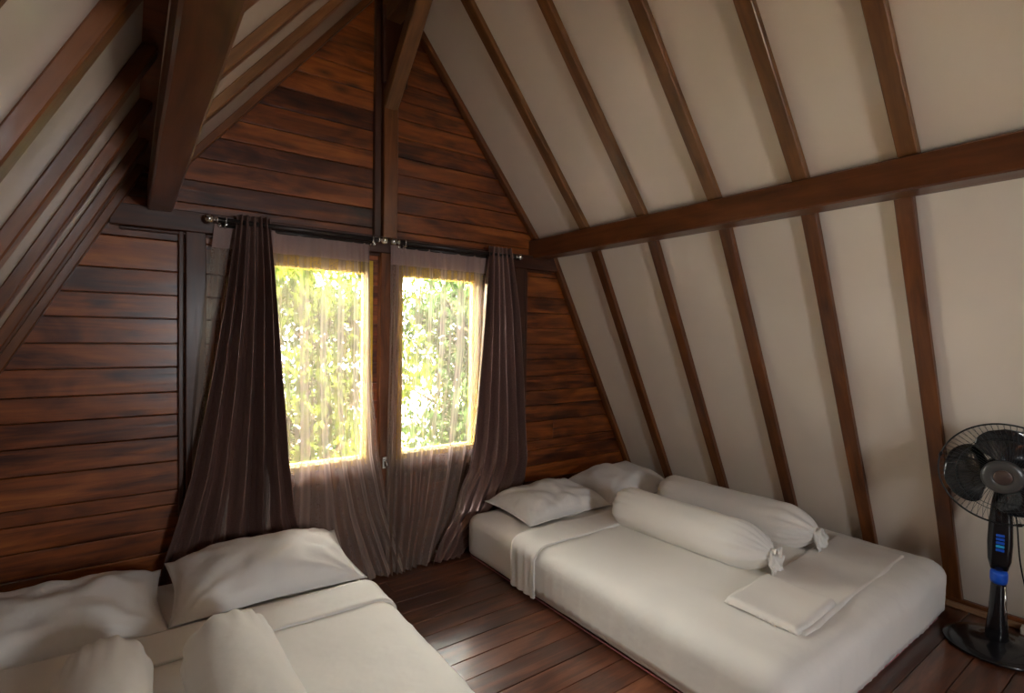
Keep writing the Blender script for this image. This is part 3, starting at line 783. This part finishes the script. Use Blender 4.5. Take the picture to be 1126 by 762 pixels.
    # cap in the middle of the front guard
    bm = bmesh.new(); add_lathe(bm, [(0, .052), (.066, .052), (.070, .060), (.064, .069), (.036, .073), (.034, .071), (0, .070)], 40, at(0)); cap = link('guard_cap', bm, M['grey_plastic'], t, True)
    bm = bmesh.new(); add_lathe(bm, [(0, .070), (.030, .070), (.030, .074), (.026, .076), (0, .0765)], 32, at(0)); link('badge', bm, M['badge'], cap, True)
    # blades
    bm = bmesh.new(); add_lathe(bm, [(0, -.035), (.036, -.035), (.040, -.02), (.040, .02), (.03, .032), (0, .034)], 28, at(0)); link('blade_hub', bm, M['black_plastic'], t, True)
    for ang in (178, 68, -52):
        bm = bmesh.new(); a0 = radians(ang)
        def fn(s, q):
            rr = 0.034+0.160*s
            half = (0.30+0.66*sin(pi*min(1, s*0.66+0.10))**0.9)
            edge = sqrt(max(0.0, 1-max(0, (s-0.60)/0.40)**2.2))
            a = a0 + (q-0.5)*2*half*(0.25+0.75*edge) + 0.18*s
            z = (q-0.5)*0.062*(1-0.3*s) + 0.012*sin(pi*q)
            return at(0) @ Vector((rr*cos(a), rr*sin(a), z))
        add_grid(bm, fn, 26, 20); o = link('blade', bm, M['blade'], t, True); solidify(o, 0.0022)
    # mains lead from the motor down to the floor
    bm = bmesh.new()
    pts = [HC-f*0.03+Vector((0, 0, -.06))+r*0.02, Vector((-.04, -.06, .62)), Vector((.00, -.07, .42)), Vector((.085, -.09, .22)), Vector((.13, -.12, .09)), Vector((.17, -.15, .012)), Vector((.14, -.30, .006))]
    sm = []
    for i in range(len(pts)-1):
        p0, p1, p2, p3 = pts[max(0, i-1)], pts[i], pts[i+1], pts[min(len(pts)-1, i+2)]
        for q in range(8):
            s = q/8; sm.append(0.5*((2*p1)+(p2-p0)*s+(2*p0-5*p1+4*p2-p3)*s*s+(3*p1-p0-3*p2+p3)*s**3))
    sm.append(pts[-1]); add_tube(bm, sm, 0.003, 6); link('power_cord', bm, M['black_plastic'], t, True)
    return t
fan()
# socket strip beyond the fan
t = thing('power_strip', 'small ivory extension socket on the floor behind the fan', 'power strip', (3.475, 0.50, 0.0), 0.05)
bm = bmesh.new(); add_box(bm, (0, 0, .018), (.05, .13, .034), .005); body = link('housing', bm, M['white_plastic'], t, True)
for y in (-.035, .03):
    bm = bmesh.new(); add_lathe(bm, [(0, .036), (.016, .036), (.018, .0375), (.019, .036)], 20, Matrix.Translation((0, y, 0))); link('socket', bm, M['white_plastic'], t, True)

# ------------------------------------------------------------------ outside: trees, ground
bm = bmesh.new(); bmesh.ops.create_grid(bm, x_segments=4, y_segments=4, size=30, matrix=Matrix.Translation((2, 14, -2.4)))
struct(link('ground', bm, M['ground']))
def tree(label, x, y, h, crown_r, nleaf, mat, seed, leaf=0.11):
    rnd = random.Random(seed); t = thing('garden_tree', label, 'tree', (x, y, -2.4), 0, 'trees outside the windows')
    bm = bmesh.new(); pts = [(0.12*noise.noise(Vector((q, seed, 0))), 0.12*noise.noise(Vector((q, seed, 5))), h*0.8*q/7) for q in range(8)]
    add_tube(bm, pts, [0.11*(1-q/9) for q in range(8)], 10)
    for q in range(9):
        z = h*rnd.uniform(.25, .75); a = rnd.uniform(0, 2*pi); ln = crown_r*rnd.uniform(.5, .9)
        add_tube(bm, [(0, 0, z), (ln*.5*cos(a), ln*.5*sin(a), z+ln*.3), (ln*cos(a), ln*sin(a), z+ln*.7)], [.04, .025, .008], 6)
    link('trunk', bm, M['bark'], t, True)
    bm = bmesh.new()
    cl = [(rnd.uniform(-1, 1)*crown_r*.75, rnd.uniform(-1, 1)*crown_r*.5, rnd.uniform(0.12*h, h), rnd.uniform(.35, .75)*crown_r*.6) for _ in range(46)]
    for _ in range(nleaf):
        cx_, cy_, cz_, cr_ = rnd.choice(cl)
        d = Vector((rnd.gauss(0, 1), rnd.gauss(0, 1), rnd.gauss(0, 1))).normalized()*cr_*rnd.uniform(.6, 1.05)
        p = Vector((cx_, cy_, cz_))+d
        e = Matrix.Rotation(rnd.uniform(0, 2*pi), 3, 'Z') @ Matrix.Rotation(rnd.uniform(-1.1, 1.1), 3, 'X')
        s = leaf*rnd.uniform(.6, 1.3)
        vs = [bm.verts.new(p+e @ Vector(q)*s) for q in ((-.0, -.5, 0), (.26, -.1, .04), (.0, .55, 0), (-.26, -.1, .04))]
        bm.faces.new(vs)
    o = link('crown', bm, mat, t); o['kind'] = 'stuff'
tlist = [(1.9, 7.2, 5.1, 1.4, 'a'), (4.75, 7.4, 5.1, 1.4, 'b'), (-1.2, 7.8, 5.0, 1.5, 'b'), (7.9, 8.2, 5.0, 1.5, 'a'), (2.9, 11.2, 6.4, 1.8, 'b'), (6.4, 11.6, 6.8, 1.9, 'a'), (10.4, 12.4, 6.6, 1.9, 'b')]
tlab = ['bright leafy tree outside filling the left window', 'cooler green leafy tree outside filling the right window', 'leafy tree outside beyond the left edge of the left window',
        'leafy tree outside beyond the right edge of the right window', 'tall dark tree outside rising behind the bright tree of the left window', 'tall bright tree outside rising behind the cooler tree of the right window',
        'tall dark tree outside at the far right, farther off']
for i, (x, y, h, r, c) in enumerate(tlist):
    tree(tlab[i], x, y, h, r, 13000, M['leaf_'+c], 40+i, 0.15)

# ------------------------------------------------------------------ light
W = bpy.data.worlds.new('World'); SC.world = W; W.use_nodes = True
nt = W.node_tree; nt.nodes.clear(); wo = nt.nodes.new('ShaderNodeOutputWorld'); bg = nt.nodes.new('ShaderNodeBackground')
bg.inputs[0].default_value = (0.93, 0.97, 1.0, 1); bg.inputs[1].default_value = 28.0
nt.links.new(bg.outputs[0], wo.inputs[0])
sd = bpy.data.lights.new('sun', 'SUN'); sd.energy = 95; sd.angle = radians(1.5); sd.color = (1, 0.94, 0.80)
so = bpy.data.objects.new('sun', sd); COL.objects.link(so)
sdir = Vector((-0.55, 0.45, -0.85)).normalized(); so.rotation_euler = sdir.to_track_quat('-Z', 'Y').to_euler(); so.location = (3, -4, 9)
def portal(x, y, z, sx, sz, face):
    ld = bpy.data.lights.new('portal', 'AREA'); ld.shape = 'RECTANGLE'; ld.size = sx; ld.size_y = sz; ld.energy = 1
    ld.cycles.is_portal = True
    o = bpy.data.objects.new('portal', ld); COL.objects.link(o); o.location = (x, y, z)
    o.rotation_euler = Vector((0, face, 0)).to_track_quat('-Z', 'Z').to_euler()
for a, b in WIN: portal((a+b)/2, YW+0.14, (WZ0+WZ1)/2, b-a, WZ1-WZ0, -1)
portal((DX0+DX1)/2, YB-0.12, (DZ+DZ0)/2, DX1-DX0, DZ-DZ0, 1)

# ------------------------------------------------------------------ camera
yaw, pitch, roll = radians(36.105), radians(1.109), radians(0.773)
r = Vector((cos(yaw), -sin(yaw), 0)); f = Vector((sin(yaw), cos(yaw), 0)); u = Vector((0, 0, 1))
f2 = f*cos(pitch)-u*sin(pitch); u2 = u*cos(pitch)+f*sin(pitch)
r3 = r*cos(roll)+u2*sin(roll); u3 = -r*sin(roll)+u2*cos(roll)
cd = bpy.data.cameras.new('camera'); cam = bpy.data.objects.new('camera', cd); COL.objects.link(cam)
cam.matrix_world = Matrix(((r3.x, u3.x, -f2.x, 0), (r3.y, u3.y, -f2.y, 0), (r3.z, u3.z, -f2.z, H_CAM), (0, 0, 0, 1)))
cd.sensor_width = 36; cd.sensor_fit = 'HORIZONTAL'; cd.lens = 576.6/1126*36; cd.clip_start = 0.05
SC.camera = cam
vs = SC.view_settings; vs.view_transform = 'Standard'; vs.look = 'None'; vs.gamma = 1; vs.use_curve_mapping = False; vs.exposure = 0.85
